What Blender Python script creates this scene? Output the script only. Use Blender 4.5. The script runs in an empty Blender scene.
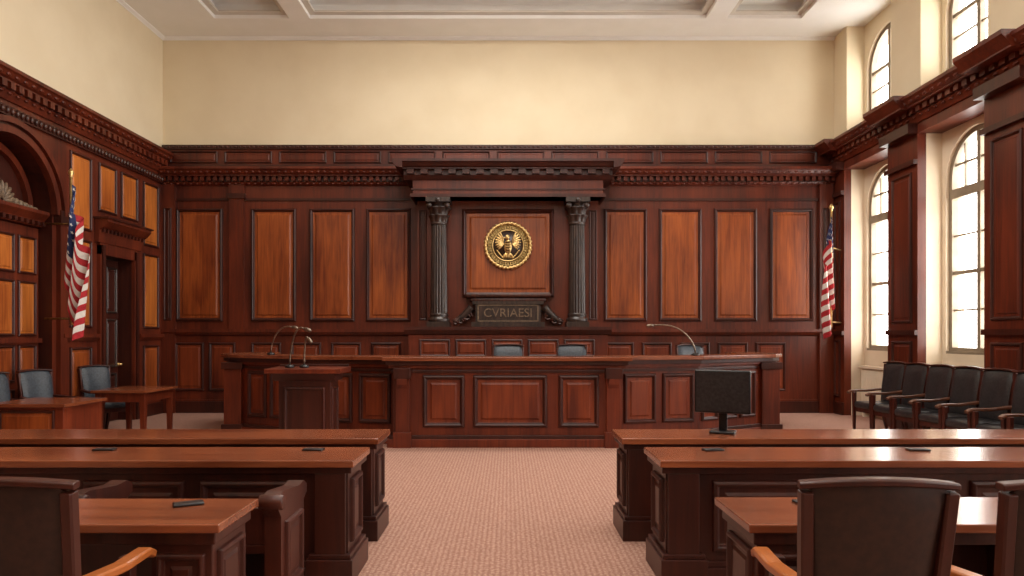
import bpy, bmesh, math, random
from mathutils import Matrix, Vector
random.seed(4)
S = bpy.context.scene

# ------------------------------------------------------------ materials
def lin(c):
    return tuple(((x/255)/12.92 if x/255 <= 0.04045 else ((x/255+0.055)/1.055)**2.4) for x in c) + (1,)

def base_mat(name, rough=0.5, metal=0.0, coat=0.0, spec=0.5):
    m = bpy.data.materials.new(name); m.use_nodes = True
    nt = m.node_tree; p = nt.nodes['Principled BSDF']
    p.inputs['Roughness'].default_value = rough
    p.inputs['Metallic'].default_value = metal
    p.inputs['Coat Weight'].default_value = coat
    p.inputs['Coat Roughness'].default_value = 0.18
    p.inputs['Specular IOR Level'].default_value = spec
    return m, nt, p

def noise_mat(name, c1, c2, scale=(5, 5, 5), rough=0.5, metal=0.0, coat=0.0, detail=4, bump=0.0, lo=0.35, hi=0.65, spec=0.5, nscale=1.0, dist=0.0):
    m, nt, p = base_mat(name, rough, metal, coat, spec)
    tc = nt.nodes.new('ShaderNodeTexCoord'); mp = nt.nodes.new('ShaderNodeMapping')
    mp.inputs['Scale'].default_value = scale
    n = nt.nodes.new('ShaderNodeTexNoise'); n.inputs['Scale'].default_value = nscale
    n.inputs['Detail'].default_value = detail; n.inputs['Distortion'].default_value = dist
    r = nt.nodes.new('ShaderNodeValToRGB')
    r.color_ramp.elements[0].color = lin(c1); r.color_ramp.elements[0].position = lo
    r.color_ramp.elements[1].color = lin(c2); r.color_ramp.elements[1].position = hi
    L = nt.links
    L.new(tc.outputs['Object'], mp.inputs['Vector']); L.new(mp.outputs['Vector'], n.inputs['Vector'])
    L.new(n.outputs['Fac'], r.inputs['Fac']); L.new(r.outputs['Color'], p.inputs['Base Color'])
    if bump:
        b = nt.nodes.new('ShaderNodeBump'); b.inputs['Strength'].default_value = bump; b.inputs['Distance'].default_value = 0.01
        L.new(n.outputs['Fac'], b.inputs['Height']); L.new(b.outputs['Normal'], p.inputs['Normal'])
    return m

def wood(name, c1, c2, axis='z', rough=0.42, coat=0.12, lo=.36, hi=.64, spec=.42):
    """two-layer wood: fine grain x slow mottling"""
    sc = {'z': (14, 14, 0.9), 'x': (0.9, 14, 14), 'y': (14, 0.9, 14)}[axis]
    m, nt, p = base_mat(name, rough, 0, coat, spec)
    L = nt.links
    tc = nt.nodes.new('ShaderNodeTexCoord'); mp = nt.nodes.new('ShaderNodeMapping'); mp.inputs['Scale'].default_value = sc
    n = nt.nodes.new('ShaderNodeTexNoise'); n.inputs['Scale'].default_value = 1.3; n.inputs['Detail'].default_value = 6; n.inputs['Distortion'].default_value = 1.0
    mp2 = nt.nodes.new('ShaderNodeMapping'); mp2.inputs['Scale'].default_value = tuple(s*0.13 + .5 for s in sc)
    n2 = nt.nodes.new('ShaderNodeTexNoise'); n2.inputs['Scale'].default_value = 1.0; n2.inputs['Detail'].default_value = 4
    mx = nt.nodes.new('ShaderNodeMath'); mx.operation = 'MULTIPLY_ADD'; mx.inputs[1].default_value = 0.4
    mul = nt.nodes.new('ShaderNodeMath'); mul.operation = 'MULTIPLY'; mul.inputs[1].default_value = 0.6
    r = nt.nodes.new('ShaderNodeValToRGB')
    r.color_ramp.elements[0].color = lin(c1); r.color_ramp.elements[0].position = lo
    r.color_ramp.elements[1].color = lin(c2); r.color_ramp.elements[1].position = hi
    L.new(tc.outputs['Object'], mp.inputs['Vector']); L.new(tc.outputs['Object'], mp2.inputs['Vector'])
    L.new(mp.outputs['Vector'], n.inputs['Vector']); L.new(mp2.outputs['Vector'], n2.inputs['Vector'])
    L.new(n2.outputs['Fac'], mul.inputs[0]); L.new(n.outputs['Fac'], mx.inputs[0]); L.new(mul.outputs[0], mx.inputs[2])
    L.new(mx.outputs[0], r.inputs['Fac']); L.new(r.outputs['Color'], p.inputs['Base Color'])
    b = nt.nodes.new('ShaderNodeBump'); b.inputs['Strength'].default_value = 0.06; b.inputs['Distance'].default_value = 0.004
    L.new(n.outputs['Fac'], b.inputs['Height']); L.new(b.outputs['Normal'], p.inputs['Normal'])
    return m

W_FRAME = wood('mahogany_frame', (64, 20, 9), (110, 44, 22))
W_DARK = wood('mahogany_dark', (42, 14, 8), (72, 27, 15))
W_PANEL = wood('mahogany_panel', (98, 37, 13), (168, 86, 36), rough=.36, coat=.2, spec=.5)
W_PANEL_L = wood('mahogany_panel_orange', (140, 66, 22), (206, 122, 52))
W_BENCH = wood('bench_wood', (74, 24, 11), (122, 50, 24))
W_BPANEL = wood('bench_panel_wood', (82, 28, 12), (136, 60, 28))
W_TOP = wood('desk_top_wood', (100, 48, 27), (148, 82, 51), axis='x', rough=0.26, coat=0.4, spec=.5)
W_DESK = wood('desk_wood', (42, 15, 9), (74, 30, 18))
W_ARM = wood('chair_arm_wood', (140, 72, 32), (188, 108, 52), axis='y', rough=0.3)
W_JARM = wood('jury_chair_arm_wood', (66, 36, 24), (104, 62, 40), axis='y', rough=0.32)
W_CARVE = noise_mat('carved_dark_wood', (44, 18, 11), (78, 36, 22), scale=(20, 20, 6), rough=0.42, coat=0.15)
BLACKWOOD = noise_mat('ebonised_wood', (32, 22, 19), (62, 44, 37), scale=(20, 20, 6), rough=0.38, coat=0.2)
BEIGE = noise_mat('beige_plaster', (227, 211, 180), (232, 217, 187), scale=(1.5, 1.5, 1.5), rough=0.9, bump=0.03)
CREAM = noise_mat('cream_reveal', (220, 203, 178), (228, 212, 188), scale=(2, 2, 2), rough=0.8)
CEIL = noise_mat('ceiling_white', (240, 239, 235), (244, 243, 240), scale=(2, 2, 2), rough=0.9)
CEILTRIM = noise_mat('ceiling_moulding', (206, 199, 188), (214, 207, 196), scale=(2, 2, 2), rough=0.8)
GOLD = noise_mat('gold_leaf', (196, 158, 96), (238, 206, 144), scale=(30, 30, 30), rough=0.34, metal=0.85)
GOLDDK = noise_mat('aged_brass', (84, 62, 34), (138, 108, 64), scale=(40, 40, 40), rough=0.4, metal=0.8)
LEATHER = noise_mat('black_leather', (32, 30, 31), (50, 47, 48), scale=(40, 40, 40), rough=0.36, bump=0.15)
BLUELEATHER = noise_mat('slate_leather', (44, 50, 58), (64, 71, 80), scale=(40, 40, 40), rough=0.42, bump=0.15)
BRLEATHER = noise_mat('brown_leather', (34, 18, 13), (50, 28, 20), scale=(30, 30, 30), rough=0.42, bump=0.08)
BLACK = noise_mat('black_plastic', (16, 16, 18), (24, 24, 27), scale=(9, 9, 9), rough=0.35)
METAL = noise_mat('dark_metal', (110, 96, 84), (150, 136, 120), scale=(20, 20, 20), rough=0.3, metal=0.9)
LETTER = noise_mat('worn_inscription', (92, 74, 58), (128, 106, 84), scale=(30, 30, 30), rough=0.5)
WINFR = noise_mat('window_paint', (132, 116, 96), (150, 134, 112), scale=(5, 5, 5), rough=0.5)
RED = noise_mat('flag_red', (158, 28, 36), (184, 38, 46), scale=(20, 20, 20), rough=0.8)
WHITE = noise_mat('flag_white', (218, 210, 202), (230, 224, 216), scale=(20, 20, 20), rough=0.8)
BLUE = noise_mat('flag_blue', (30, 40, 84), (42, 52, 98), scale=(20, 20, 20), rough=0.8)

def carpet_mat():
    m, nt, p = base_mat('carpet_weave', 0.95, spec=0.15)
    L = nt.links
    tc = nt.nodes.new('ShaderNodeTexCoord')
    ch = nt.nodes.new('ShaderNodeTexVoronoi'); ch.inputs['Scale'].default_value = 26; ch.inputs['Randomness'].default_value = 0.3
    mpv = nt.nodes.new('ShaderNodeMapping'); mpv.inputs['Scale'].default_value = (1.0, 1.7, 1)
    n = nt.nodes.new('ShaderNodeTexNoise'); n.inputs['Scale'].default_value = 70; n.inputs['Detail'].default_value = 2
    add = nt.nodes.new('ShaderNodeMath'); add.operation = 'MULTIPLY_ADD'; add.inputs[1].default_value = 0.9
    r = nt.nodes.new('ShaderNodeValToRGB')
    r.color_ramp.elements[0].color = lin((206, 168, 149)); r.color_ramp.elements[0].position = 0.45
    r.color_ramp.elements[1].color = lin((152, 112, 97)); r.color_ramp.elements[1].position = 1.0
    L.new(tc.outputs['Object'], mpv.inputs['Vector']); L.new(mpv.outputs['Vector'], ch.inputs['Vector'])
    L.new(tc.outputs['Object'], n.inputs['Vector'])
    L.new(ch.outputs['Distance'], add.inputs[0]); L.new(n.outputs['Fac'], add.inputs[2])
    L.new(add.outputs[0], r.inputs['Fac']); L.new(r.outputs['Color'], p.inputs['Base Color'])
    b = nt.nodes.new('ShaderNodeBump'); b.inputs['Strength'].default_value = 0.25; b.inputs['Distance'].default_value = 0.01
    L.new(add.outputs[0], b.inputs['Height']); L.new(b.outputs['Normal'], p.inputs['Normal'])
    return m
CARPET = carpet_mat()

# ------------------------------------------------------------ mesh builder
class B:
    def __init__(s, name):
        s.name = name; s.v = []; s.f = []; s.fm = []; s.sm = []; s.mats = []; s.M = Matrix.Identity(4)
    def mi(s, m):
        if m not in s.mats: s.mats.append(m)
        return s.mats.index(m)
    def add(s, vs, fs, mat, smooth=False):
        o = len(s.v); i = s.mi(mat)
        s.v += [tuple(s.M @ Vector(v)) for v in vs]
        for f in fs:
            s.f.append([o+k for k in f]); s.fm.append(i); s.sm.append(smooth)
    def box(s, x0, x1, y0, y1, z0, z1, mat):
        vs = [(x, y, z) for z in (z0, z1) for y in (y0, y1) for x in (x0, x1)]
        s.add(vs, [(0,2,3,1),(4,5,7,6),(0,1,5,4),(2,6,7,3),(0,4,6,2),(1,3,7,5)], mat)
    def taper(s, c0, s0, c1, s1, mat):
        vs = []
        for (c, sz) in ((c0, s0), (c1, s1)):
            for dy in (-1, 1):
                for dx in (-1, 1):
                    vs.append((c[0]+dx*sz[0]/2, c[1]+dy*sz[1]/2, c[2]))
        s.add(vs, [(0,2,3,1),(4,5,7,6),(0,1,5,4),(2,6,7,3),(0,4,6,2),(1,3,7,5)], mat)
    def prism(s, prof, x0, x1, mat, smooth=False):
        n = len(prof)
        vs = [(x0, y, z) for y, z in prof] + [(x1, y, z) for y, z in prof]
        fs = [(i, (i+1) % n, n+(i+1) % n, n+i) for i in range(n)]
        s.add(vs, fs, mat, smooth)
        s.add(vs, [tuple(range(n))[::-1], tuple(range(n, 2*n))], mat)
    def prismy(s, prof, y0, y1, mat, smooth=False):
        n = len(prof)
        vs = [(x, y0, z) for x, z in prof] + [(x, y1, z) for x, z in prof]
        s.add(vs, [(i, (i+1) % n, n+(i+1) % n, n+i) for i in range(n)], mat, smooth)
        s.add(vs, [tuple(range(n))[::-1], tuple(range(n, 2*n))], mat)
    def lathe(s, prof, c, mat, seg=32, mod=None, smooth=True, axis='z'):
        vs = []
        for r, z in prof:
            for i in range(seg):
                t = 2*math.pi*i/seg; rr = r*(mod(t, z) if mod else 1)
                a, b_ = rr*math.cos(t), rr*math.sin(t)
                p = {'z': (a, b_, z), 'y': (a, z, b_), 'x': (z, a, b_)}[axis]
                vs.append((c[0]+p[0], c[1]+p[1], c[2]+p[2]))
        n = len(prof); fs = []
        for k in range(n-1):
            for i in range(seg):
                j = (i+1) % seg
                fs.append((k*seg+i, k*seg+j, (k+1)*seg+j, (k+1)*seg+i))
        s.add(vs, fs, mat, smooth)
        s.add(vs, [tuple(range(seg))[::-1], tuple(range((n-1)*seg, n*seg))], mat)
    def ell(s, c, r, mat, rot=None, seg=14, rings=8):
        vs = []; R = rot or Matrix.Identity(3)
        for k in range(rings+1):
            ph = math.pi*k/rings
            for i in range(seg):
                t = 2*math.pi*i/seg
                p = R @ Vector((r[0]*math.sin(ph)*math.cos(t), r[1]*math.sin(ph)*math.sin(t), r[2]*math.cos(ph)))
                vs.append((c[0]+p[0], c[1]+p[1], c[2]+p[2]))
        fs = [(k*seg+i, k*seg+(i+1) % seg, (k+1)*seg+(i+1) % seg, (k+1)*seg+i) for k in range(rings) for i in range(seg)]
        s.add(vs, fs, mat, True)
    def tube(s, path, rad, mat, seg=10):
        P = [Vector(p) for p in path]; n = len(P)
        if not isinstance(rad, (list, tuple)): rad = [rad]*n
        vs = []; up = Vector((0.13, 0.21, 0.97)).normalized()
        for k in range(n):
            d = (P[min(k+1, n-1)]-P[max(k-1, 0)]).normalized()
            a = d.cross(up)
            if a.length < 0.1: a = d.cross(Vector((1, 0, 0)))
            a.normalize(); b_ = d.cross(a)
            for i in range(seg):
                t = 2*math.pi*i/seg
                vs.append(tuple(P[k]+(a*math.cos(t)+b_*math.sin(t))*rad[k]))
        fs = [(k*seg+i, k*seg+(i+1) % seg, (k+1)*seg+(i+1) % seg, (k+1)*seg+i) for k in range(n-1) for i in range(seg)]
        fs += [tuple(range(seg))[::-1], tuple(range((n-1)*seg, n*seg))]
        s.add(vs, fs, mat, True)
    def sweep(s, path, w, h, mat, side=Vector((1, 0, 0))):
        """rectangular section, w along `side`, h perpendicular"""
        P = [Vector(p) for p in path]; n = len(P); vs = []
        for k in range(n):
            d = (P[min(k+1, n-1)]-P[max(k-1, 0)]).normalized(); u = d.cross(side).normalized()
            for a, b_ in ((-.5, -.35), (-.35, -.5), (.35, -.5), (.5, -.35), (.5, .35), (.35, .5), (-.35, .5), (-.5, .35)):
                vs.append(tuple(P[k]+side*w*a+u*h*b_))
        fs = [(k*8+i, k*8+(i+1) % 8, (k+1)*8+(i+1) % 8, (k+1)*8+i) for k in range(n-1) for i in range(8)]
        fs += [tuple(range(8))[::-1], tuple(range((n-1)*8, n*8))]
        s.add(vs, fs, mat)
    def rbox(s, c, sz, r, mat, seg=3, bulge=None):
        bm = bmesh.new(); bmesh.ops.create_cube(bm, size=1)
        for v in bm.verts: v.co = Vector((v.co.x*sz[0], v.co.y*sz[1], v.co.z*sz[2]))
        bmesh.ops.bevel(bm, geom=list(bm.edges), offset=r, segments=seg, profile=0.5, affect='EDGES')
        bm.verts.index_update()
        vs = [(v.co.x+c[0], v.co.y+c[1], v.co.z+c[2]) for v in bm.verts]
        fs = [[v.index for v in f.verts] for f in bm.faces]; bm.free()
        s.add(vs, fs, mat, True)
    def panel(s, u0, u1, z0, z1, y=0.0, fm=None, pm=None, k=1.0, raised=True):
        """moulded frame with a sunk and raised field; outward is -y"""
        fm = fm or W_DARK; pm = pm or W_PANEL
        prof = [(0, 0), (.006, .03), (.03, .042), (.046, .03), (.055, .006), (.062, .002)]
        ext = [(.10, .002), (.125, .016)] if raised else [(.07, .002)]
        full = [(a*k, b*k) for a, b in prof+ext]
        lim = min(u1-u0, z1-z0)/2*0.9
        if full[-1][0] > lim:
            q = lim/full[-1][0]; full = [(a*q, b) for a, b in full]
        vs = []
        for a, d in full:
            vs += [(u0+a, y-d, z0+a), (u1-a, y-d, z0+a), (u1-a, y-d, z1-a), (u0+a, y-d, z1-a)]
        npf = len(prof)
        def ring(k0): return [(k0*4+i, k0*4+(i+1) % 4, k0*4+4+(i+1) % 4, k0*4+4+i) for i in range(4)]
        f1 = []; f2 = []
        for q in range(len(full)-1): (f1 if q < npf-1 else f2).extend(ring(q))
        e = (len(full)-1)*4; f2.append((e, e+1, e+2, e+3))
        s.add(vs, f1, fm); s.add(vs, f2, pm)
    def build(s, loc=(0, 0, 0), rz=0, bevel=0, name=None):
        me = bpy.data.meshes.new((name or s.name)+'_mesh')
        me.from_pydata(s.v, [], s.f)
        for m in s.mats: me.materials.append(m)
        me.polygons.foreach_set('material_index', s.fm); me.polygons.foreach_set('use_smooth', s.sm)
        bm = bmesh.new(); bm.from_mesh(me); bmesh.ops.recalc_face_normals(bm, faces=bm.faces); bm.to_mesh(me); bm.free()
        return place(name or s.name, me, loc, rz, bevel)

def place(name, me, loc=(0, 0, 0), rz=0, bevel=0):
    o = bpy.data.objects.new(name, me); S.collection.objects.link(o)
    o.location = loc; o.rotation_euler = (0, 0, rz)
    if bevel:
        md = o.modifiers.new('bevel', 'BEVEL'); md.width = bevel; md.segments = 2; md.limit_method = 'ANGLE'; md.angle_limit = math.radians(50)
    return o

def frame(ox, oy, ang, oz=0):
    return Matrix.Translation((ox, oy, oz)) @ Matrix.Rotation(ang, 4, 'Z')

def holed_wall(b, u0, u1, z0, z1, th, ops, mat, rev=None):
    """wall front at y=0, back at y=th; ops: (ua,ub,za,zspring,arch)"""
    rev = rev or mat
    cuts = sorted(ops); cur = u0
    def quad(a0, a1, b0a, b0b, t0a, t0b):
        b.add([(a0, 0, b0a), (a1, 0, b0b), (a1, 0, t0b), (a0, 0, t0a)], [(0, 1, 2, 3)], mat)
        b.add([(a0, th, b0a), (a1, th, b0b), (a1, th, t0b), (a0, th, t0a)], [(3, 2, 1, 0)], mat)
    for (ua, ub, za, zb, arch) in cuts:
        if ua > cur: quad(cur, ua, z0, z0, z1, z1)
        n = 24 if arch else 1; r = (ub-ua)/2; c = (ua+ub)/2
        xs = [c-r*math.cos(math.pi*i/n) for i in range(n+1)] if arch else [ua, ub]
        hs = [zb+r*math.sin(math.pi*i/n) for i in range(n+1)] if arch else [zb, zb]
        for i in range(n):
            quad(xs[i], xs[i+1], hs[i], hs[i+1], z1, z1)
            b.add([(xs[i], 0, hs[i]), (xs[i+1], 0, hs[i+1]), (xs[i+1], th, hs[i+1]), (xs[i], th, hs[i])], [(0, 1, 2, 3)], rev)
        if za > z0:
            quad(ua, ub, z0, z0, za, za)
            b.add([(ua, 0, za), (ub, 0, za), (ub, th, za), (ua, th, za)], [(0, 1, 2, 3)], rev)
        for u in (ua, ub):
            b.add([(u, 0, za), (u, 0, zb), (u, th, zb), (u, th, za)], [(0, 1, 2, 3)], rev)
        cur = ub
    if cur < u1: quad(cur, u1, z0, z0, z1, z1)
    b.add([(u0, 0, z1), (u1, 0, z1), (u1, th, z1), (u0, th, z1)], [(0, 1, 2, 3)], mat)
    for u in (u0, u1): b.add([(u, 0, z0), (u, 0, z1), (u, th, z1), (u, th, z0)], [(0, 1, 2, 3)], mat)

# room dimensions
YB, YF = 14.5, -4.0
XL, XR = -7.15, 6.7
ZW, ZC = 5.42, 7.75
ZL = 5.32

# ------------------------------------------------------------ room shell
b = B('floor'); b.box(-7.8, 7.6, YF-.2, YB+.3, -.12, 0, CARPET); b.build()
b = B('wall_back'); b.box(-7.7, 7.5, YB, YB+.25, 0, 8.2, BEIGE); b.build()
b = B('wall_front'); b.box(-7.7, 7.5, YF-.25, YF, 0, 8.2, BEIGE); b.box(-7.1, 6.7, YF, YF+.08, 0, 3.0, W_FRAME); b.build()
b = B('wall_left'); b.box(-7.7, -7.45, YF, YB, 0, 8.2, BEIGE); b.box(-7.45, XL, YF, YB, ZL-.1, 8.2, BEIGE); b.build()

# ceiling with coffers
b = B('ceiling')
b.box(-7.7, 7.5, YF, YB, 8.1, 8.25, CEIL)
cols = [(-5.7, -4.25), (-3.85, 3.85), (4.25, 5.7)]
rows = [(9.9, 13.6), (5.7, 9.5), (1.5, 5.3), (-2.7, 1.1)]
xe = [-7.45] + [x for c in cols for x in c] + [7.45]
for i in range(0, len(xe), 2): b.box(xe[i], xe[i+1], YF, YB, ZC, 8.1, CEIL)
ye = [YF] + [y for r in rows[::-1] for y in r] + [YB]
for c in cols:
    for i in range(0, len(ye), 2): b.box(c[0], c[1], ye[i], ye[i+1], ZC, 8.1, CEIL)
    for r in rows:
        for (x0, x1, y0, y1) in ((c[0], c[1], r[1]-.12, r[1]), (c[0], c[1], r[0], r[0]+.12), (c[0], c[0]+.12, r[0]+.12, r[1]-.12), (c[1]-.12, c[1], r[0]+.12, r[1]-.12)):
            b.box(x0, x1, y0, y1, 7.82, 7.86, CEILTRIM)
        b.box(c[0], c[1], r[1]-.24, r[1], 8.02, 8.1, CEIL)
        b.box(c[0], c[1], r[0], r[0]+.24, 8.02, 8.1, CEIL)
b.build()
b = B('trim_ceiling_cornice')
for (fx, fy, an, L) in ((-7.15, YB, 0, 14.0), (XL, YF, math.pi/2, YB-YF)):
    b.M = frame(fx, fy, an)
    b.prism([(0, ZC), (-.08, ZC), (-.08, ZC-.015), (-.02, ZC-.04), (-.02, ZC-.05), (0, ZC-.05)], 0, L, CEIL)
b.build()

# ------------------------------------------------------------ cornice generator
def entab(b, u0, u1, y, zt, m=None, dent=True, proj=0.28, dsz=.075, pitch=.13, h=.34, beads=True):
    """crown + dentils; top at zt; wall surface at y; outward -y"""
    m = m or W_FRAME
    z = zt
    b.prism([(y, z), (y-proj, z), (y-proj, z-.05), (y-proj+.03, z-.07), (y-proj+.07, z-.13), (y-proj+.11, z-.15), (y-proj+.11, z-.17), (y, z-.17)], u0, u1, m)
    b.prism([(y, z-.28), (y-.09, z-.28), (y-.07, z-.31), (y-.03, z-h), (y, z-h)], u0, u1, m)
    b.box(u0, u1, y-.06, y, z-.28, z-.17, W_DARK)
    if dent:
        n = int((u1-u0)/pitch)
        for i in range(n):
            u = u0+(i+.5)*(u1-u0)/n
            b.box(u-dsz/2, u+dsz/2, y-.13, y-.06, z-.26, z-.17, m)
            if beads:
                b.ell((u, y-proj+.055, z-.1), (pitch*.34, .018, .03), m, None, 6, 4)
                b.ell((u, y-.08, z-.315), (pitch*.3, .018, .02), m, None, 6, 4)

# ------------------------------------------------------------ back wall panelling
b = B('wall_panelling_back'); b.M = frame(0, YB, 0)
T = -.1
b.box(-7.1, XR, T, 0, 0, 5.44, W_FRAME)
b.box(-7.1, XR, T-.05, 0, 5.42, 5.5, W_DARK)
b.box(-7.1, XR, T-.03, T, 5.05, 5.1, W_DARK)
x = -6.95
while x < 6.4:
    b.panel(x, x+.98, 5.13, 5.38, T, W_DARK, W_FRAME, .6); x += 1.12
n = 150
for i in range(n): b.ell((-7.05+i*13.7/n, T-.05, 5.46), (.035, .02, .025), W_CARVE, None, 6, 4)
for (u0, u1) in ((-7.1, -1.8), (1.8, XR)):
    entab(b, u0, u1, T, 5.01)
    b.box(u0, u1, T-.03, T, 4.36, 4.41, W_DARK)
    b.prism([(T, 1.72), (T-.1, 1.72), (T-.1, 1.66), (T-.05, 1.6), (T, 1.58)], u0, u1, W_FRAME)
    b.box(u0, u1, T-.04, T, 0, .24, W_DARK)
    b.box(u0, u1, T-.025, T, .24, .28, W_FRAME)
tall = [(-6.82, -5.86), (-5.28, -4.35), (-4.08, -3.15), (-2.92, -2.0), (1.97, 2.86), (3.1, 3.98), (4.24, 5.12), (5.38, 6.27)]
for (a, c) in tall:
    b.panel(a, c, 1.88, 4.2, T, W_DARK, W_PANEL, 1.15)
for (a, c) in ((-6.85, -6.25), (-6.15, -5.6)): b.panel(a, c, .45, 1.45, T, W_DARK, W_BPANEL, .9)
x = -5.28
while x < -2.1: b.panel(x, x+.62, .45, 1.45, T, W_DARK, W_BPANEL, .9); x += .82
x = 1.97
while x < 5.8: b.panel(x, x+.62, .45, 1.45, T, W_DARK, W_BPANEL, .9); x += .78
for u in (-5.57, ):
    b.box(u-.15, u+.15, T-.06, T, 1.72, 4.69, W_FRAME); b.box(u-.19, u+.19, T-.09, T, 4.4, 4.5, W_DARK)
for u in (-6.98, 6.5):
    b.box(u-.12, u+.16, T-.08, T, 0, 4.69, W_FRAME); b.panel(u-.06, u+.1, 1.9, 4.2, T-.08, W_DARK, W_DARK, .5)
b.build()

# centre bay
b = B('wall_back_centre_bay'); b.M = frame(0, YB, 0)
b.box(-1.93, 1.93, -.95, -.1, 0, 1.6, W_FRAME)
b.prism([(-.1, 1.76), (-1.03, 1.76), (-1.03, 1.7), (-.98, 1.62), (-.95, 1.6), (-.1, 1.6)], -2.0, 2.0, W_DARK)
b.box(-1.81, 1.81, -.5, -.1, 1.76, 4.3, W_FRAME)
x = -1.72
for k in range(5): b.panel(x+k*.7, x+k*.7+.6, 1.18, 1.52, -.95, W_DARK, W_BPANEL, .7)
for k in range(5): b.panel(x+k*.7, x+k*.7+.6, .3, 1.1, -.95, W_DARK, W_BPANEL, .7)
b.box(-1.85, 1.85, -.9, -.1, 4.28, 4.62, W_FRAME)
b.box(-1.9, 1.9, -.94, -.1, 4.28, 4.34, W_DARK); b.box(-1.88, 1.88, -.92, -.1, 4.42, 4.45, W_DARK)
entab(b, -2.02, 2.02, -.9, 4.97, W_DARK, proj=.26, dsz=.14, pitch=.26, h=.36, beads=False)
b.box(-2.02, 2.02, -.9, -.1, 4.62, 4.97, W_DARK)
for sgn in (-1, 1):
    b.prismy([(sgn*2.02, 4.97), (sgn*2.22, 4.97), (sgn*2.22, 4.92), (sgn*2.14, 4.82), (sgn*2.02, 4.8)], -1.16, -.1, W_DARK)
b.box(-1.95, 1.95, -.4, -.1, 4.97, 5.1, W_DARK)
# big centre panel
b.panel(-.92, .92, 2.36, 4.12, -.5, W_DARK, W_PANEL, 1.5)
b.panel(-1.78, -1.62, 1.9, 4.1, -.5, W_DARK, W_DARK, .5); b.panel(1.62, 1.78, 1.9, 4.1, -.5, W_DARK, W_DARK, .5)
b.build()

# engaged fluted columns
def column(name, x, y):
    b = B(name)
    fl = lambda t, z: 1-.13*abs(math.sin(t*9))**.7
    b.box(-.22, .22, -.22, .22, 0, .1, BLACKWOOD)
    b.lathe([(.205, .1), (.215, .13), (.205, .17), (.175, .19), (.175, .21), (.19, .24), (.17, .27)], (0, 0, 0), BLACKWOOD)
    b.lathe([(.168, .27), (.165, .8), (.148, 2.0)], (0, 0, 0), BLACKWOOD, 126, fl)
    b.lathe([(.155, 2.0), (.165, 2.02), (.155, 2.05)], (0, 0, 0), BLACKWOOD)
    lf = lambda t, z: 1+.18*abs(math.cos(t*4))
    b.lathe([(.14, 2.05), (.15, 2.12), (.175, 2.17), (.19, 2.19), (.145, 2.2)], (0, 0, 0), BLACKWOOD, 64, lf)
    lf2 = lambda t, z: 1+.18*abs(math.sin(t*4))
    b.lathe([(.145, 2.18), (.158, 2.27), (.195, 2.32), (.21, 2.34), (.15, 2.35)], (0, 0, 0), BLACKWOOD, 64, lf2)
    b.lathe([(.15, 2.3), (.17, 2.4), (.2, 2.43)], (0, 0, 0), BLACKWOOD)
    for sx in (-1, 1):
        for sy in (-1, 1):
            b.lathe([(.0, -.03), (.045, -.03), (.055, 0), (.045, .03), (0, .03)], (sx*.175, sy*.175, 2.37), BLACKWOOD, 14, axis='y')
    b.box(-.235, .235, -.235, .235, 2.43, 2.52, BLACKWOOD)
    b.ell((0, -.235, 2.46), (.05, .03, .05), BLACKWOOD)
    b.build((x, y, 1.76))
column('fluted_column', -1.36, 13.8); column('fluted_column', 1.36, 13.8)

# seal
def seal():
    b = B('court_seal')
    b.lathe([(0, .0), (.45, .0), (.45, -.04), (0, -.04)], (0, 0, 0), GOLDDK, 64, axis='y')
    rope = lambda t, z: 1+.022*math.cos(t*36)
    b.lathe([(.42, -.04), (.47, -.02), (.48, -.05), (.455, -.075), (.425, -.07), (.41, -.04)], (0, 0, 0), GOLD, 288, rope, axis='y')
    b.lathe([(.395, -.04), (.395, -.05), (.385, -.05), (.385, -.04)], (0, 0, 0), GOLD, 64, axis='y')
    b.lathe([(.32, -.04), (.32, -.065), (.30, -.065), (.295, -.04)], (0, 0, 0), GOLD, 64, axis='y')
    b.lathe([(.0, -.03), (.295, -.03), (.295, -.046), (0, -.048)], (0, 0, 0), BLACKWOOD, 64, axis='y')
    for i in range(44):
        t = 2*math.pi*i/44
        b.M = Matrix.Rotation(-t, 4, 'Y')
        b.box(-.012, .012, -.055, -.035, .335, .375, GOLD)
        if i % 2: b.box(-.024, .004, -.054, -.035, .335, .345, GOLD)
    b.M = Matrix.Diagonal((1.32, 1.0, 1.32, 1))
    b.ell((0, -.065, -.02), (.06, .03, .11), GOLD)
    for k in range(4): b.ell((0, -.092, .05-.04*k), (.05-.006*k, .008, .02), GOLDDK, None, 10, 5)
    b.ell((-.01, -.075, .12), (.036, .03, .042), GOLD)
    b.ell((-.048, -.075, .112), (.026, .015, .012), GOLD)
    for sg in (-1, 1):
        for i in range(8):
            an = math.radians(66-i*16)
            L = .13-.004*i
            R = Matrix.Rotation(sg*(math.pi/2-an), 3, 'Y')
            b.ell((sg*(.06+math.cos(an)*L*.62), -.06, .05+math.sin(an)*L*.8-.01), (.016, .014, L*.6), GOLD, R, 8, 6)
        b.ell((sg*.05, -.06, -.15), (.02, .02, .05), GOLD, Matrix.Rotation(-sg*.6, 3, 'Y'))
        for i in range(5):
            b.ell((sg*(.08+.02*i), -.06, -.18+.025*i), (.022, .01, .009), GOLD, Matrix.Rotation(-sg*.8, 3, 'Y'), 8, 5)
    for i in range(-2, 3): b.ell((i*.022, -.058, -.15), (.012, .012, .05), GOLD, Matrix.Rotation(-i*.2, 3, 'Y'), 8, 6)
    b.M = Matrix.Identity(4)
    b.build((0, YB-.524, 3.38))
seal()

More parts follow.
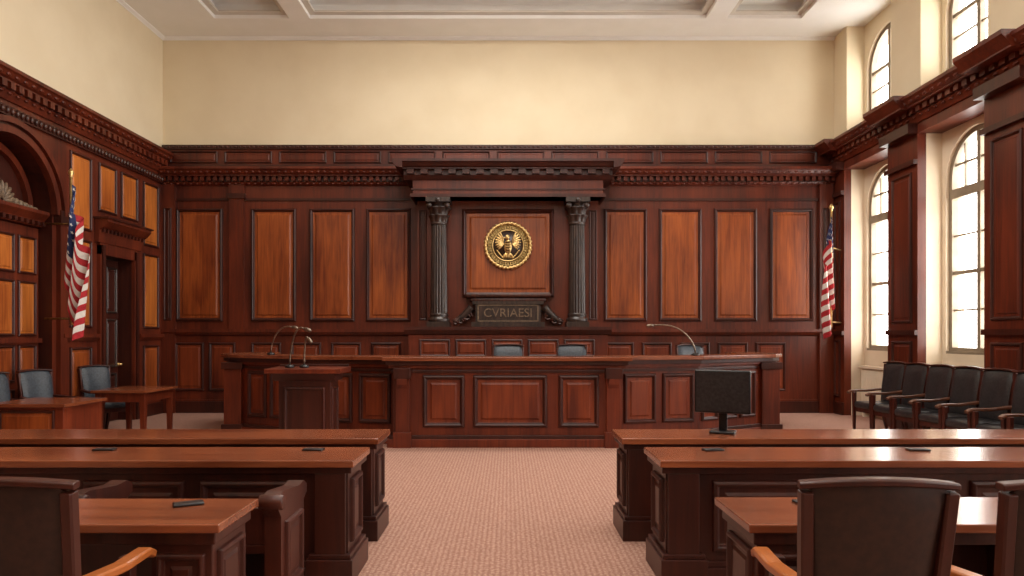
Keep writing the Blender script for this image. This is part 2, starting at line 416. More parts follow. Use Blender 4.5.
# plaque + scrolls
b = B('carved_plaque')
b.rbox((0, -.13, .62), (1.7, .22, .1), .04, W_CARVE)
b.rbox((0, -.12, .53), (1.5, .16, .08), .03, W_CARVE)
b.box(-.64, .64, -.22, 0, .08, .46, BLACKWOOD)
b.box(-.7, .7, -.25, 0, .44, .5, BLACKWOOD); b.box(-.72, .72, -.27, 0, 0, .09, BLACKWOOD)
for q in (-.6, .575): b.box(q, q+.025, -.235, -.2, .1, .43, LETTER)
for z in (.1, .41): b.box(-.6, .6, -.235, -.2, z, z+.02, LETTER)
for sg in (-1, 1):
    b.tube([(sg*(.72+.36*t), -.12, .28*(1-t)**1.6+.1) for t in [i/12 for i in range(13)]], [.09*(1-.4*i/12) for i in range(13)], BLACKWOOD)
    for k, (xx, zz, r) in enumerate(((.8, .2, .1), (.93, .12, .085), (1.03, .09, .07))):
        pts = [(sg*xx+r*(1-a/14)*math.cos(a*.9), -.16, zz+r*(1-a/14)*math.sin(a*.9)) for a in range(12)]
        b.tube(pts, .022, W_CARVE, 8)
plq = b.build((0, YB-.5, 1.765), bevel=.004)
cu = bpy.data.curves.new('inscription', 'FONT'); cu.body = 'CVRIAESI'; cu.size = .24; cu.extrude = .01; cu.align_x = 'CENTER'; cu.align_y = 'CENTER'
cu.materials.append(LETTER)
t = bpy.data.objects.new('inscription', cu); S.collection.objects.link(t); t.rotation_euler = (math.pi/2, 0, 0); t.location = (0, -.228, .265); t.parent = plq

# ------------------------------------------------------------ left wall panelling  (u = world Y)
b = B('wall_panelling_left'); b.M = frame(-7.1, 0, math.pi/2)
holed_wall(b, YF, YB-.12, 0, ZL-.05, .34, [(8.9, 10.9, 0, 3.45, True), (12.25, 13.2, 0, 3.0, False)], W_FRAME, W_DARK)
entab(b, YF, YB-.12, 0, ZL, W_FRAME, proj=.24, dsz=.1, pitch=.17, h=.4)
b.box(YF, YB-.12, -.05, 0, ZL-.62, ZL-.48, W_DARK)
for i in range(int((YB-YF)/.1)):
    u = YF+.05+i*.1
    if u < YB-.2: b.ell((u, -.06, ZL-.55), (.04, .035, .055), W_CARVE, None, 6, 4)
segs = [(YF, 8.7), (11.08, 12.05), (13.4, YB-.12)]
for (a, c) in segs:
    b.prism([(0, 1.62), (-.08, 1.62), (-.08, 1.56), (-.03, 1.5), (0, 1.5)], a, c, W_FRAME)
    b.box(a, c, -.04, 0, 0, .24, W_DARK)
def lp(a, c, z0, z1, m=W_PANEL_L, k=.8): b.panel(a, c, z0, z1, 0, W_DARK, m, k)
lp(11.33, 11.92, 3.35, 4.6); lp(11.33, 11.92, 1.72, 3.2); lp(11.33, 11.92, .4, 1.4, W_PANEL)
lp(12.12, 12.68, 3.75, 4.6); lp(12.82, 13.4, 3.75, 4.6)
lp(13.6, 14.2, 3.35, 4.6); lp(13.6, 14.2, 1.72, 3.2); lp(13.6, 14.2, .4, 1.4, W_PANEL)
x = 7.95
while x > YF+.5:
    lp(x, x+.6, 3.35, 4.6); lp(x, x+.6, 1.72, 3.2); lp(x, x+.6, .4, 1.4, W_PANEL); x -= .85
for u in (11.0, 8.66): 
    b.box(u-.0, u+.17, -.07, 0, 0, 3.35, W_FRAME)
    b.box(u-.06, u+.23, -.12, 0, 3.35, 3.55, W_DARK); b.box(u-.03, u+.2, -.09, 0, 0, .3, W_DARK)
def arch(b, uc, z, r0, r1, d, m, y=0, n=28):
    vs = []
    for i in range(n+1):
        t = math.pi*i/n; c_, s_ = -math.cos(t), math.sin(t)
        for (r, yy) in ((r0, y), (r0, y-d), (r1, y-d), (r1, y)): vs.append((uc+r*c_, yy, z+r*s_))
    fs = [(4*i+k, 4*i+(k+1) % 4, 4*i+4+(k+1) % 4, 4*i+4+k) for i in range(n) for k in range(4)]
    fs += [(0, 1, 2, 3), (4*n, 4*n+1, 4*n+2, 4*n+3)]
    b.add(vs, fs, m)
arch(b, 9.9, 3.47, .98, 1.08, .1, W_FRAME); arch(b, 9.9, 3.47, 1.06, 1.12, .07, W_DARK); arch(b, 9.9, 3.47, 1.12, 1.2, .13, W_FRAME)
b.box(8.85, 8.93, -.08, 0, 3.4, 3.56, W_DARK)
# door casing
for (a, c) in ((12.09, 12.25), (13.2, 13.36)):
    b.box(a, c, -.06, 0, 0, 3.16, W_FRAME); b.box(a+.04, c-.04, -.09, 0, 0, 3.16, W_DARK)
b.box(12.09, 13.36, -.06, 0, 3.0, 3.2, W_FRAME)
b.prism([(0, 3.6), (-.24, 3.6), (-.24, 3.55), (-.16, 3.46), (-.1, 3.42), (-.08, 3.2), (0, 3.2)], 12.0, 13.46, W_FRAME)
b.box(11.97, 13.5, -.27, 0, 3.6, 3.63, W_DARK)
for i in range(12): b.box(12.06+i*.117, 12.11+i*.117, -.14, -.08, 3.38, 3.44, W_DARK)
b.build()

b = B('door_1'); b.M = frame(-7.1, 0, math.pi/2)
b.box(12.27, 13.18, .24, .3, .02, 2.98, W_DARK)
for (z0, z1) in ((.2, .9), (1.0, 1.9), (2.0, 2.85)):
    for (a, c) in ((12.34, 12.69), (12.76, 13.11)): b.panel(a, c, z0, z1, .24, BLACKWOOD, W_DARK, .7)
b.lathe([(0, 0), (.02, 0), (.02, .05), (.035, .06), (.035, .09), (0, .1)], (13.13, .14, 1.05), GOLD, 16, axis='y')
b.build()

# arched niche doorway (left wall)
b = B('door_2'); b.M = frame(-7.1, 0, math.pi/2)
b.box(8.92, 10.88, .2, .3, 0, 3.25, W_FRAME)
for c_ in range(4):
    u = 8.99+c_*.475
    b.panel(u, u+.4, 2.52, 3.1, .2, W_DARK, W_PANEL_L, .7)
    b.panel(u, u+.4, 1.58, 2.42, .2, W_DARK, W_PANEL_L, .7)
    b.panel(u, u+.4, .9, 1.45, .2, W_DARK, W_PANEL, .7)
    b.panel(u, u+.4, .2, .8, .2, W_DARK, W_PANEL, .7)
b.box(9.88, 9.92, .17, .2, 0, 3.22, W_DARK)
b.box(8.92, 10.88, .14, .2, 1.48, 1.55, W_FRAME)
b.build()
b = B('trim_arch_tympanum'); b.M = frame(-7.1, 0, math.pi/2)
b.box(8.9, 10.9, .3, .34, 3.25, 4.5, W_DARK)
b.prism([(.3, 3.5), (.02, 3.5), (.02, 3.45), (.1, 3.36), (.14, 3.27), (.3, 3.26)], 8.92, 10.88, W_FRAME)
for i in range(16): b.box(8.95+i*.123, 9.01+i*.123, .07, .14, 3.28, 3.34, W_DARK)
arch(b, 9.9, 3.5, .8, .9, .08, W_FRAME, .3)
for i in range(9):
    an = math.radians(10+i*20); R = Matrix.Rotation(math.pi/2-an, 3, 'Y')
    b.ell((9.98+.16*math.cos(an), .12, 3.52+.17*math.sin(an)), (.035, .04, .13), LETTER, R, 8, 6)
for sg in (-1, 1):
    for k in range(6): b.ell((9.98+sg*(.2+.1*k), .13, 3.56-.008*k), (.07, .04, .07-.007*k), LETTER, None, 8, 6)
b.build()

# ------------------------------------------------------------ right wall (u = -Y)
opens = [(12.35-2.5*k, 13.95-2.5*k) for k in range(7)]
b = B('wall_right'); b.M = frame(7.1, 0, -math.pi/2)
holed_wall(b, -YB, -YF, 0, 5.45, .3, [(-(c-.1), -(a+.1), 1.3, 4.1, True) for a, c in opens], CREAM)
holed_wall(b, -YB, -YF, 5.45, 8.2, .3, [(-(c-.1), -(a+.1), 5.85, 6.75, True) for a, c in opens], BEIGE, CREAM)
piers = []
prev = YB
for a, c in opens: piers.append((c, prev)); prev = a
piers.append((YF, prev))
b.M = Matrix.Identity(4)
for (a, c) in piers:
    b.box(6.84, 7.1, a, c, 0, 4.9, CREAM)
    b.box(6.75, 7.1, a, c, 5.4, ZC, BEIGE)
b.build()

b = B('wall_panelling_right')
for (a, c) in piers:
    b.M = Matrix.Identity(4)
    b.box(6.7, 6.84, a, c, 0, 4.9, W_FRAME)
    b.M = frame(6.7, 0, -math.pi/2)
    w = c-a
    b.box(-c, -a, -.05, 0, 0, .25, W_DARK)
    b.box(-c, -a, -.05, 0, 1.6, 1.68, W_DARK)
    b.box(-c, -a, -.07, 0, 4.4, 4.48, W_DARK)
    if w > .5:
        b.panel(-c+.15, -a-.15, 1.8, 4.3, 0, W_DARK, W_FRAME, .8); b.panel(-c+.15, -a-.15, .35, 1.5, 0, W_DARK, W_FRAME, .8)
    b.box(-c-.0, -a+.0, -.16, 0, 4.9, 5.06, W_DARK)
b.M = frame(6.7, 0, -math.pi/2)
b.box(-YB, -YF, 0, .4, 4.9, 5.42, W_FRAME)
entab(b, -YB+.1, -YF, 0, ZW+.04, W_FRAME, proj=.3, dsz=.11, pitch=.19, h=.4)
for (a, c) in piers:
    if c-a > .5:
        b.prism([(0, 5.5), (-.42, 5.5), (-.42, 5.44), (-.36, 5.38), (-.3, 5.3), (-.3, 5.28), (0, 5.28)], -c-.04, -a+.04, W_FRAME)
b.build()

# windows
def window(n, a, c, z0, zs, lower):
    b = B('window_%d' % n); b.M = frame(7.2, 0, -math.pi/2)
    u0, u1 = -(c-.1), -(a+.1); uc = (u0+u1)/2; r = (u1-u0)/2; f = .08
    b.box(u0, u0+f, -.05, .05, z0, zs, WINFR); b.box(u1-f, u1, -.05, .05, z0, zs, WINFR)
    b.box(u0+f, u1-f, -.05, .05, z0, z0+.1, WINFR)
    b.box(u0, u1, -.1, -.05, z0, z0+.04, WINFR)
    arch(b, uc, zs, r-f, r, .1, WINFR, .05)
    b.box(uc-.04, uc+.04, -.04, .04, z0+.1, zs+r-f, WINFR)
    if lower:
        tz = zs-.32
        b.box(u0+f, u1-f, -.06, .06, tz, tz+.15, WINFR)
        h = (tz-z0-.1)
        b.box(u0+f, u1-f, -.035, .035, z0+.1+h/2-.03, z0+.1+h/2+.03, WINFR)
        for q in (.25, .75): b.box(u0+f, u1-f, -.018, .018, z0+.1+h*q-.014, z0+.1+h*q+.014, WINFR)
        b.box(u0+f, u1-f, -.02, .02, zs+.2, zs+.235, WINFR)
        for q in (-.5, .5): b.box(uc+q*r-.014, uc+q*r+.014, -.02, .02, tz+.15, zs+r*.8, WINFR)
    else:
        b.box(u0+f, u1-f, -.03, .03, zs-.06, zs, WINFR)
        b.box(u0+f, u1-f, -.018, .018, z0+.5, z0+.53, WINFR)
    b.build()
    ld = bpy.data.lights.new('window_portal', 'AREA'); ld.shape = 'RECTANGLE'; ld.size = zs+r-z0; ld.size_y = 2*r
    ld.cycles.is_portal = True
    lo = bpy.data.objects.new('window_daylight_portal', ld); S.collection.objects.link(lo)
    lo.location = (7.45, (a+c)/2, (z0+zs+r)/2); lo.rotation_euler = (0, math.pi/2, 0)
n = 1
for a, c in opens:
    window(n, a, c, 1.3, 4.1, True); n += 1
    window(n, a, c, 5.85, 6.75, False); n += 1
rb = B('radiator')
rb.box(-.65, .65, -.12, .02, .12, .16, CREAM); rb.box(-.68, .68, -.14, .02, .95, 1.0, CREAM)
for i in range(22): rb.rbox((-.62+i*.059, -.05, .55), (.04, .12, .8), .012, CREAM, 2)
rb.box(-.6, -.55, -.1, 0, 0, .14, CREAM); rb.box(.55, .6, -.1, 0, 0, .14, CREAM)
r0 = None
for k, (a, c) in enumerate(opens):
    if r0 is None: r0 = rb.build((7.06, (a+c)/2, 0), -math.pi/2)
    else: place('radiator', r0.data, (7.06, (a+c)/2, 0), -math.pi/2)

# ------------------------------------------------------------ judges' bench
def offset(pts, d):
    """offset polyline; +d = left of travel (inward)"""
    out = []
    for i, p in enumerate(pts):
        p = Vector(p)
        n1 = n2 = None
        if i > 0: e = (p-Vector(pts[i-1])).normalized(); n1 = Vector((-e.y, e.x))
        if i < len(pts)-1: e = (Vector(pts[i+1])-p).normalized(); n2 = Vector((-e.y, e.x))
        if n1 is None: n1 = n2
        if n2 is None: n2 = n1
        m = (n1+n2).normalized(); out.append(p+m*(d/max(.3, m.dot(n1))))
    return out
def ribbon(b, pts, do, di, z0, z1, mat):
    A = offset(pts, -do); C = offset(pts, di); n = len(pts); vs = []
    for i in range(n): vs += [(A[i].x, A[i].y, z0), (A[i].x, A[i].y, z1), (C[i].x, C[i].y, z1), (C[i].x, C[i].y, z0)]
    fs = [(4*i+k, 4*i+(k+1) % 4, 4*i+4+(k+1) % 4, 4*i+4+k) for i in range(n-1) for k in range(4)]
    fs += [(0, 1, 2, 3), (4*n-4, 4*n-3, 4*n-2, 4*n-1)]
    b.add(vs, fs, mat)
half = [(-4.74, 13.0), (-4.74, 12.0), (-4.68, 11.75), (-4.5, 11.52), (-4.25, 11.32), (-2.9, 10.6), (-1.65, 10.32), (-1.65, 10.0)]
rhalf = [(-x-(.22 if i < 5 else .02), y) for i, (x, y) in enumerate(half)]
pts = half + rhalf[::-1]
b = B('judges_bench')
ribbon(b, pts, 0, .38, 0, 1.14, W_BENCH)
ribbon(b, pts, .07, .37, 0, .12, W_BENCH); ribbon(b, pts, .045, .36, .12, .17, W_DARK)
ribbon(b, pts, .02, .36, 1.06, 1.1, W_DARK)
ribbon(b, pts, .05, .4, 1.13, 1.17, W_BENCH); ribbon(b, pts, .085, .42, 1.17, 1.23, W_DARK); ribbon(b, pts, .13, .5, 1.23, 1.285, W_TOP)
ribbon(b, [(p[0], p[1]) for p in offset(pts, .4)], 0, .5, .95, 1.0, W_TOP)
def segpanels(p0, p1, spans, z0=.29, z1=1.03):
    p0 = Vector(p0); p1 = Vector(p1); d = p1-p0
    b.M = frame(p0.x, p0.y, math.atan2(d.y, d.x)); L = d.length
    for (a, c) in spans: b.panel(a*L, c*L, z0, z1, 0, W_DARK, W_BPANEL, 1.0)
    b.M = Matrix.Identity(4)
b.panel(-1.22, -.62, .28, 1.03, 10.0, W_DARK, W_BPANEL, 1.1); b.panel(-.5, .56, .28, 1.03, 10.0, W_DARK, W_BPANEL, 1.1); b.panel(.72, 1.3, .28, 1.03, 10.0, W_DARK, W_BPANEL, 1.1)
P = half
segpanels(P[5], P[6], [(.06, .46), (.54, .94)]); segpanels(P[4], P[5], [(.05, .32), (.37, .64), (.69, .96)]); segpanels(P[0], P[1], [(.1, .9)])
P = rhalf
segpanels(P[6], P[5], [(.06, .46), (.54, .94)]); segpanels(P[5], P[4], [(.04, .31), (.36, .63), (.68, .95)]); segpanels(P[1], P[0], [(.1, .9)])
for xc in (-1.5, 1.5):
    b.box(xc-.1, xc+.1, 9.94, 10.0, .17, 1.13, W_BENCH); b.box(xc-.13, xc+.13, 9.9, 10.0, 0, .22, W_BENCH)
    b.box(xc-.12, xc+.12, 9.88, 10.0, .98, 1.13, W_DARK)
    b.prism([(10, .98), (9.88, .98), (9.9, .9), (9.94, .84), (10, .82)], xc-.07, xc+.07, W_BENCH)
for xc in (-4.45, 4.25):
    b.box(xc-.14, xc+.14, 11.3, 11.62, 0, 1.16, W_BENCH); b.box(xc-.17, xc+.17, 11.26, 11.6, 0, .16, W_DARK); b.box(xc-.17, xc+.17, 11.26, 11.6, 1.05, 1.16, W_DARK)
b.build(bevel=.006)

b = B('dais_platform')
P = [(p[0], p[1]) for p in offset(pts, .9)]
vs = [(x, y, 0) for x, y in P]+[(x, y, .34) for x, y in P]; m_ = len(P)
b.add(vs, [tuple(range(m_)), tuple(range(m_, 2*m_))]+[(i, (i+1) % m_, m_+(i+1) % m_, m_+i) for i in range(m_)], CARPET)
b.build()

# lectern
b = B('lectern')
b.box(-.4, .4, -.26, .26, 0, .1, W_DARK); b.box(-.37, .37, -.23, .23, .1, .15, W_DESK)
b.box(-.34, .34, -.2, .2, .15, 1.0, W_DESK)
b.panel(-.27, .27, .24, .92, -.2, W_DARK, W_DESK, .7, False)
b.M = frame(.34, 0, math.pi/2); b.panel(-.16, .16, .24, .92, 0, W_DARK, W_DESK, .6); b.M = Matrix.Identity(4)
b.prism([(-.2, 1.0), (-.27, 1.08), (-.29, 1.1), (.27, 1.1), (.25, 1.08), (.2, 1.0)], -.4, .4, W_DARK)
b.prism([(-.31, 1.1), (-.31, 1.16), (.31, 1.17), (.31, 1.1)], -.49, .49, W_BENCH)
b.box(-.47, .47, .25, .29, 1.16, 1.2, W_DARK)
b.build((-2.66, 9.35, 0), bevel=.006)

def mic(loc, tip, name='gooseneck_microphone'):
    b = B(name); tx, ty, tz = tip
    b.lathe([(0, 0), (.06, 0), (.065, .01), (.05, .03), (.02, .04), (0, .04)], (0, 0, 0), BLACK, 20)
    path = []
    for i in range(15):
        q = i/14
        path.append((tx*(q**1.7), ty*q*q, .03+(tz-.03)*math.sin(q*math.pi*.56)/math.sin(math.pi*.56)))
    b.tube(path, .012, METAL, 8)
    e = Vector(path[-1]); d = (e-Vector(path[-2])).normalized()
    b.tube([e, e+d*.03, e+d*.05, e+d*.1, e+d*.12], [.012, .026, .028, .024, .008], METAL, 12)
    b.build(loc)
mic((-3.78, 11.16, 1.286), (.36, -.1, .44)); mic((-2.9, 9.3, 1.168), (.2, -.05, .52)); mic((-2.72, 9.34, 1.168), (.05, -.03, .4))
mic((2.88, 10.75, 1.286), (-.66, -.1, .46))

# ------------------------------------------------------------ chairs (face +y)
def armchair(name, lm, wm, w=.62, top=1.06, armm=None, inset=0.0, alen=0.0):
    b = B(name); h = w/2; armm = armm or wm
    for sx in (-1, 1):
        fx = h-.05-inset
        b.taper((sx*fx, .24-alen, 0), (.035, .035), (sx*fx, .24-alen, .66), (.055, .055), wm)
        b.taper((sx*(h-.06-inset), -.34, 0), (.035, .04), (sx*(h-.05-inset), -.24, .46), (.05, .06), wm)
        b.sweep([(sx*(h-.04-inset*.6), -.27, .42), (sx*(h-.035), -.3, .7), (sx*(h-.02), -.345, top-.02)], .045, .05, wm)
        arm = [(sx*(h-.03), -.3, .70), (sx*(h+.0-inset*.5), -.18, .69), (sx*(h+.02-inset), 0, .672), (sx*(h+.02-inset), .14-alen, .675), (sx*(h+.01-inset), .26-alen, .672), (sx*(h-.0-inset), .32-alen, .645)]
        b.sweep(arm, .07, .036, armm)
        b.box(sx*fx-.015, sx*fx+.015, -.26, .24-alen, .34, .42, wm)
    b.box(-h+.05+inset, h-.05-inset, .21-alen, .24-alen, .34, .42, wm); b.box(-h+.05+inset, h-.05-inset, -.27, -.24, .34, .42, wm)
    b.rbox((0, -.0-alen/2, .455), (w-.12-2*inset, .52-alen, .11), .04, lm)
    nu, nv = 14, 8; th = .075
    fr = []; bk = []
    for j in range(nv+1):
        v = j/nv; z = .47+(top-.47)*v
        for i in range(nu+1):
            q = -1+2*i/nu
            zz = z+.02*(1-q*q)*v-(.02*abs(q)**8 if j == nv else 0)
            ww = (h-.025)*(.93+.07*v)-inset*.6*(1-v)
            ed = max(abs(q)**6, abs(2*v-1)**8)
            yb_ = -.27-.1*v-.035*(1-q*q)
            fr.append((q*ww, yb_+th*(1-.55*ed)+.02*math.sin(math.pi*v), zz)); bk.append((q*ww, yb_-.0+.02*ed, zz))
    N = nu+1
    g = [(j*N+i, j*N+i+1, (j+1)*N+i+1, (j+1)*N+i) for j in range(nv) for i in range(nu)]
    b.add(fr, g, lm, True); b.add(bk, g, lm, True)
    rim = [i for i in range(N)]+[j*N+nu for j in range(1, nv+1)]+[nv*N+i for i in range(nu-1, -1, -1)]+[j*N for j in range(nv-1, 0, -1)]
    K = len(rim)
    b.add([fr[i] for i in rim]+[bk[i] for i in rim], [(i, (i+1) % K, K+(i+1) % K, K+i) for i in range(K)], wm)
    b.sweep([(q*(h-.0)/6, -.33-.035*(1-(q/6)**2), top+.02*(1-(q/6)**2)) for q in range(-6, 7)], .026, .065, wm, side=Vector((0, 0, 1)))
    b.rbox((0, -.3, .5), (w-.12-2*inset, .03, .07), .01, wm)
    return b
big = armchair('wooden_armchair', BRLEATHER, W_DESK, .54, 1.07, armm=W_ARM, inset=.05, alen=.06)
o = big.build((-1.79, 2.8, 0), 0, .004); cm = o.data
place('wooden_armchair', cm, (1.31, 2.8, 0), math.radians(-2), .004); place('wooden_armchair', cm, (1.97, 2.79, 0), math.radians(3), .004)
jc = armchair('jury_chair', LEATHER, W_DARK, .55, 1.14, armm=W_JARM)
o = jc.build((6.0, 11.4, 0), math.pi/2+.12, .004); jm = o.data
for y in (10.8, 10.2, 9.6, 9.0, 8.4, 7.8): place('jury_chair', jm, (6.0, y, 0), math.pi/2+.12+random.uniform(-.03, .03), .004)
cc = armchair('leather_side_chair', BLUELEATHER, W_DARK, .52, 1.07)
o = cc.build((-6.62, 10.15, 0), -math.pi/2-.35, .004); sm_ = o.data
place('leather_side_chair', sm_, (-6.7, 9.45, 0), -math.pi/2-.2, .004); place('leather_side_chair', sm_, (-6.62, 11.55, 0), -math.pi/2-.5, .004)
jd = armchair('judge_chair', BLUELEATHER, W_DARK, .56, 1.07)
o = jd.build((0, 12.1, .34), math.pi, .004); place('judge_chair', o.data, (3.35, 12.2, .34), math.pi+.3, .004); place('judge_chair', o.data, (1.15, 12.3, .34), math.pi, .004)

# ------------------------------------------------------------ audience desks
def long_desk(name, x0, x1, y0, y1, aisle, h=.8):
    b = B(name)
    b.box(x0+.05, x1-.05, y0+.08, y1-.06, 0, h-.06, W_DESK)
    b.box(x0+.03, x1-.03, y0+.05, y1-.03, 0, .1, W_DESK); b.box(x0+.04, x1-.04, y0+.065, y1-.045, .1, .14, W_DARK)
    b.box(x0+.02, x1-.02, y0+.04, y1-.02, h-.09, h-.045, W_DARK)
    b.box(x0, x1, y0, y1, h-.045, h, W_TOP)
    L = x1-x0-.6; n = max(1, round(L/.85)); w = L/n
    for i in range(n):
        b.panel(x0+.3+i*w+.05, x0+.3+(i+1)*w-.05, .2, h-.14, y0+.08, W_DARK, W_DESK, .8)
    xe_ = x1-.16 if aisle > 0 else x0+.16
    b.box(xe_-.1, xe_+.1, y0+.045, y0+.08, .16, h-.09, W_DESK)
    b.box(xe_-.15, xe_+.15, y0+.02, y1-.015, 0, .16, W_DESK); b.box(xe_-.135, xe_+.135, y0+.035, y1-.025, .16, .19, W_DARK)
    if aisle > 0: b.M = frame(x1-.05, 0, math.pi/2); b.panel(y0+.14, y1-.12, .24, h-.14, 0, W_DARK, W_DESK, .7)
    else: b.M = frame(x0+.05, 0, -math.pi/2); b.panel(-(y1-.12), -(y0+.14), .24, h-.14, 0, W_DARK, W_DESK, .7)
    b.M = Matrix.Identity(4)
    b.build(bevel=.005)
long_desk('gallery_desk', -4.9, -1.0, 5.4, 5.95, 1)
long_desk('gallery_desk', -4.6, -.985, 4.45, 5.0, 1)
long_desk('gallery_desk', .88, 5.0, 5.4, 5.95, -1)
long_desk('gallery_desk', .97, 4.9, 4.45, 5.0, -1)

def counsel(name, x0, x1, y0, y1, h=.76):
    b = B(name)
    b.box(x0, x1, y0, y1, h-.04, h, W_TOP); b.box(x0+.03, x1-.03, y0+.03, y1-.03, h-.1, h-.04, W_DESK)
    for (a, c) in ((x0+.05, x0+.33), (x1-.33, x1-.05)):
        b.box(a, c, y0+.05, y1-.05, .08, h-.1, W_DESK); b.box(a-.02, c+.02, y0+.03, y1-.03, 0, .09, W_DARK)
        b.panel(a+.03, c-.03, .14, h-.14, y0+.05, W_DARK, W_DESK, .6)
    b.box(x0+.33, x1-.33, y1-.1, y1-.06, .12, h-.1, W_DESK)
    b.M = frame(x1-.05, 0, math.pi/2); b.panel(y0+.1, y1-.1, .14, h-.14, 0, W_DARK, W_DESK, .6)
    b.M = frame(x0+.05, 0, -math.pi/2); b.panel(-(y1-.1), -(y0+.1), .14, h-.14, 0, W_DARK, W_DESK, .6)
    b.M = Matrix.Identity(4)
    b.build(bevel=.006)
counsel('counsel_table', -2.9, -1.28, 3.1, 3.6)
counsel('counsel_table', 1.07, 2.75, 3.1, 3.63)

# low bench with scrolled ends
b = B('wooden_bench')
for xe_ in (-.53, .53):
    prof = [(-.26, 0), (-.26, .12), (-.22, .16), (-.22, .62), (-.26, .66), (-.27, .70), (-.24, .74), (-.18, .75), (.1, .72), (.2, .73), (.26, .7), (.26, .65), (.2, .62), (.2, .16), (.24, .12), (.24, 0)]
    b.prism(prof, xe_-.045, xe_+.045, W_DESK)
    b.lathe([(0, -.065), (.04, -.065), (.045, 0), (.04, .065), (0, .065)], (xe_, -.235, .70), W_DESK, 18, axis='x')
    b.M = frame(xe_+.045, 0, math.pi/2); b.panel(-.16, .14, .2, .58, 0, W_DARK, W_DESK, .6); b.M = Matrix.Identity(4)
b.box(-.5, .5, -.2, .2, .41, .46, W_DESK); b.box(-.5, .5, .12, .16, .12, .41, W_DESK)
b.box(-.5, .5, -.2, -.16, .46, .66, W_DESK)
b.build((-1.8, 4.0, 0), bevel=.005)

def table(name, x0, x1, y0, y1, h, apron):
    b = B(name)
    b.box(x0, x1, y0, y1, h-.04, h, W_TOP); b.box(x0+.05, x1-.05, y0+.05, y1-.05, h-.04-apron, h-.04, W_BENCH)
    if apron > .2: b.panel(x0+.15, x1-.15, h-apron, h-.08, y0+.05, W_DARK, W_PANEL, .6)
    for x in (x0+.09, x1-.09):
        for y in (y0+.09, y1-.09): b.taper((x, y, 0), (.06, .06), (x, y, h-.04), (.09, .09), W_BENCH)
    b.build(bevel=.005)
table('side_table', -6.24, -5.4, 10.45, 11.45, .77, .14)
table('side_table', -6.3, -5.32, 8.4, 9.3, .77, .46)

# monitor
b = B('computer_monitor')
b.rbox((0, 0, .34), (.44, .035, .35), .012, BLACK); b.rbox((0, .025, .34), (.3, .04, .2), .015, BLACK)
b.rbox((0, .045, .16), (.07, .025, .28), .01, BLACK)
b.rbox((0, .03, .012), (.2, .16, .02), .008, BLACK)
b.box(-.205, .205, -.0185, -.0175, .18, .5, LEATHER)
b.build((1.74, 5.68, .8), math.radians(-24))

# phones
b = B('smartphone'); b.rbox((0, 0, .007), (.14, .075, .013), .005, BLACK, 2); b.box(-.06, .06, -.033, .033, .0132, .0136, LEATHER)
ph = None
for (x, y, z, r) in ((-2.8, 4.86, .8, .1), (-1.35, 4.86, .8, -.1), (1.42, 4.85, .8, .2), (2.84, 4.85, .8, -.1), (-1.58, 3.46, .76, .5), (1.5, 3.5, .76, .2)):
    if ph is None: ph = b.build((x, y, z), r)
    else: place('smartphone', ph.data, (x, y, z), r)

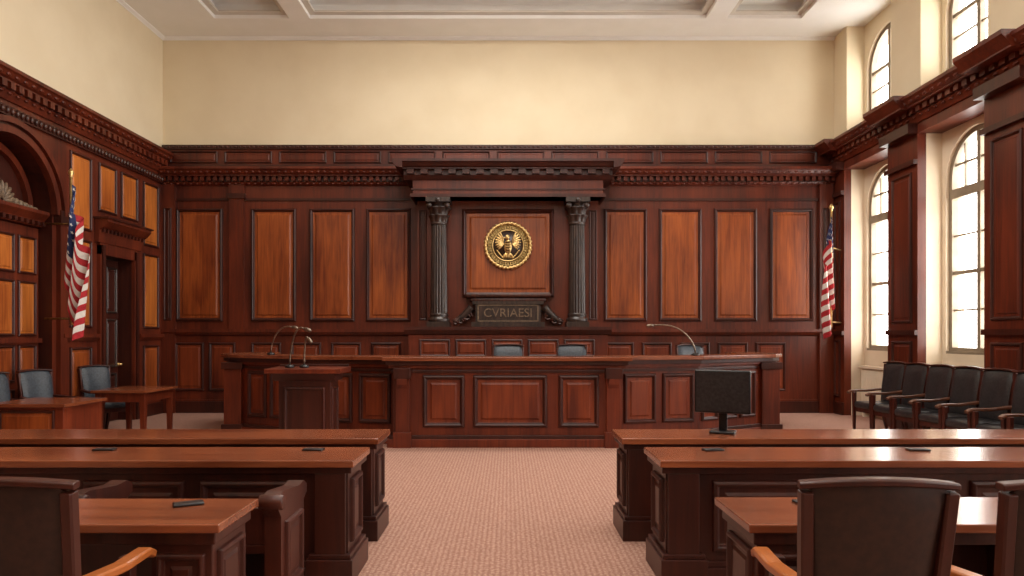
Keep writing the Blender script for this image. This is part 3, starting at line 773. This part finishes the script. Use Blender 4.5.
# ------------------------------------------------------------ flags
def flag(loc, wallvec, du, width=.5):
    """pole at loc; cloth drapes along du; wall bracket along wallvec"""
    b = B('american_flag')
    H0, H1 = 1.75, 4.0
    b.tube([(0, 0, H0), (0, 0, H1)], .018, GOLD, 12)
    b.lathe([(0, 0), (.03, .01), (.02, .03), (.045, .07), (.035, .11), (0, .15)], (0, 0, H1), GOLD, 14)
    for z in (1.85, 3.3): b.tube([(0, 0, z), tuple(Vector(wallvec)*1.0+Vector((0, 0, z)))], .016, GOLDDK, 8)
    dv = Vector(du).normalized(); pv = Vector((-dv.y, dv.x, 0))
    def P(s, t, off=0):
        drop = min(1, t*.62+s*.85)          # 0 top .. 1 bottom
        wd = width*(.25+.75*drop**.8)
        a = -.18*drop + wd*s**.75*(1-.35*t) + .04*math.sin(s*13+t*3)*drop + .02
        fold = math.sin(s*15+t*2.2)*.08*min(1, s*5)+math.sin(s*27+t*4)*.025
        z = H1-.1-1.3*t-1.05*s-.12*s*t+.05*math.sin(s*14)
        q = dv*a+pv*(fold+off)
        return (q.x, q.y, z)
    NS, NT = 60, 39
    grid = [P(i/NS, j/NT) for j in range(NT+1) for i in range(NS+1)]
    cn = lambda i, j: i < 26 and j < 21
    for mat, test in ((BLUE, cn), (RED, lambda i, j: not cn(i, j) and (j//3) % 2 == 0), (WHITE, lambda i, j: not cn(i, j) and (j//3) % 2 == 1)):
        b.add(grid, [(j*(NS+1)+i, j*(NS+1)+i+1, (j+1)*(NS+1)+i+1, (j+1)*(NS+1)+i) for j in range(NT) for i in range(NS) if test(i, j)], mat, True)
    for r in range(6):
        for c in range(6):
            s0 = (c+.6)/6.3*26/NS; t0 = (r+.5)/6*21/NT
            for off in (-.006, .006):
                ctr = Vector(P(s0, t0, off)); e1 = (Vector(P(s0+.01, t0, off))-ctr).normalized(); e2 = (Vector(P(s0, t0+.01, off))-ctr).normalized()
                vs = [tuple(ctr+(e1*math.cos(k*math.pi/5)+e2*math.sin(k*math.pi/5))*(.03 if k % 2 == 0 else .012)) for k in range(10)]
                b.add(vs, [tuple(range(10))], WHITE)
    b.build(loc)
flag((-6.68, 10.7, 0), (-.4, 0, 0), (.75, -.35, 0), .5)
flag((6.28, 13.6, 0), (.4, .45, 0), (-.9, -.35, 0), .4)

# ------------------------------------------------------------ lighting
w = bpy.data.worlds.new('sky'); S.world = w; w.use_nodes = True
bg = w.node_tree.nodes['Background']; bg.inputs['Color'].default_value = (1.0, .97, .92, 1); bg.inputs['Strength'].default_value = 11.0
def area(name, loc, sx, sy, power, col=(1, .95, .87)):
    ld = bpy.data.lights.new(name, 'AREA'); ld.shape = 'RECTANGLE'; ld.size = sx; ld.size_y = sy; ld.energy = power; ld.color = col
    o = bpy.data.objects.new(name, ld); S.collection.objects.link(o); o.location = loc
for k, y in enumerate((11.2, 7.6, 3.4, -.8)):  # fill lamps added inside the coffers, out of view, to brighten the room
    area('coffer_fill_light', (0, y, 8.0), 5.5, 1.4, (260, 230, 170, 170)[k])

# ------------------------------------------------------------ camera
cd = bpy.data.cameras.new('camera'); cd.lens = 700/1024*36; cd.sensor_width = 36; cd.shift_y = 47/1024; cd.shift_x = 4/1024
co = bpy.data.objects.new('camera', cd); S.collection.objects.link(co)
co.location = (0, 0, 1.6); co.rotation_euler = (math.pi/2, 0, 0)
S.camera = co
S.view_settings.view_transform = 'Standard'
S.view_settings.exposure = 0.0
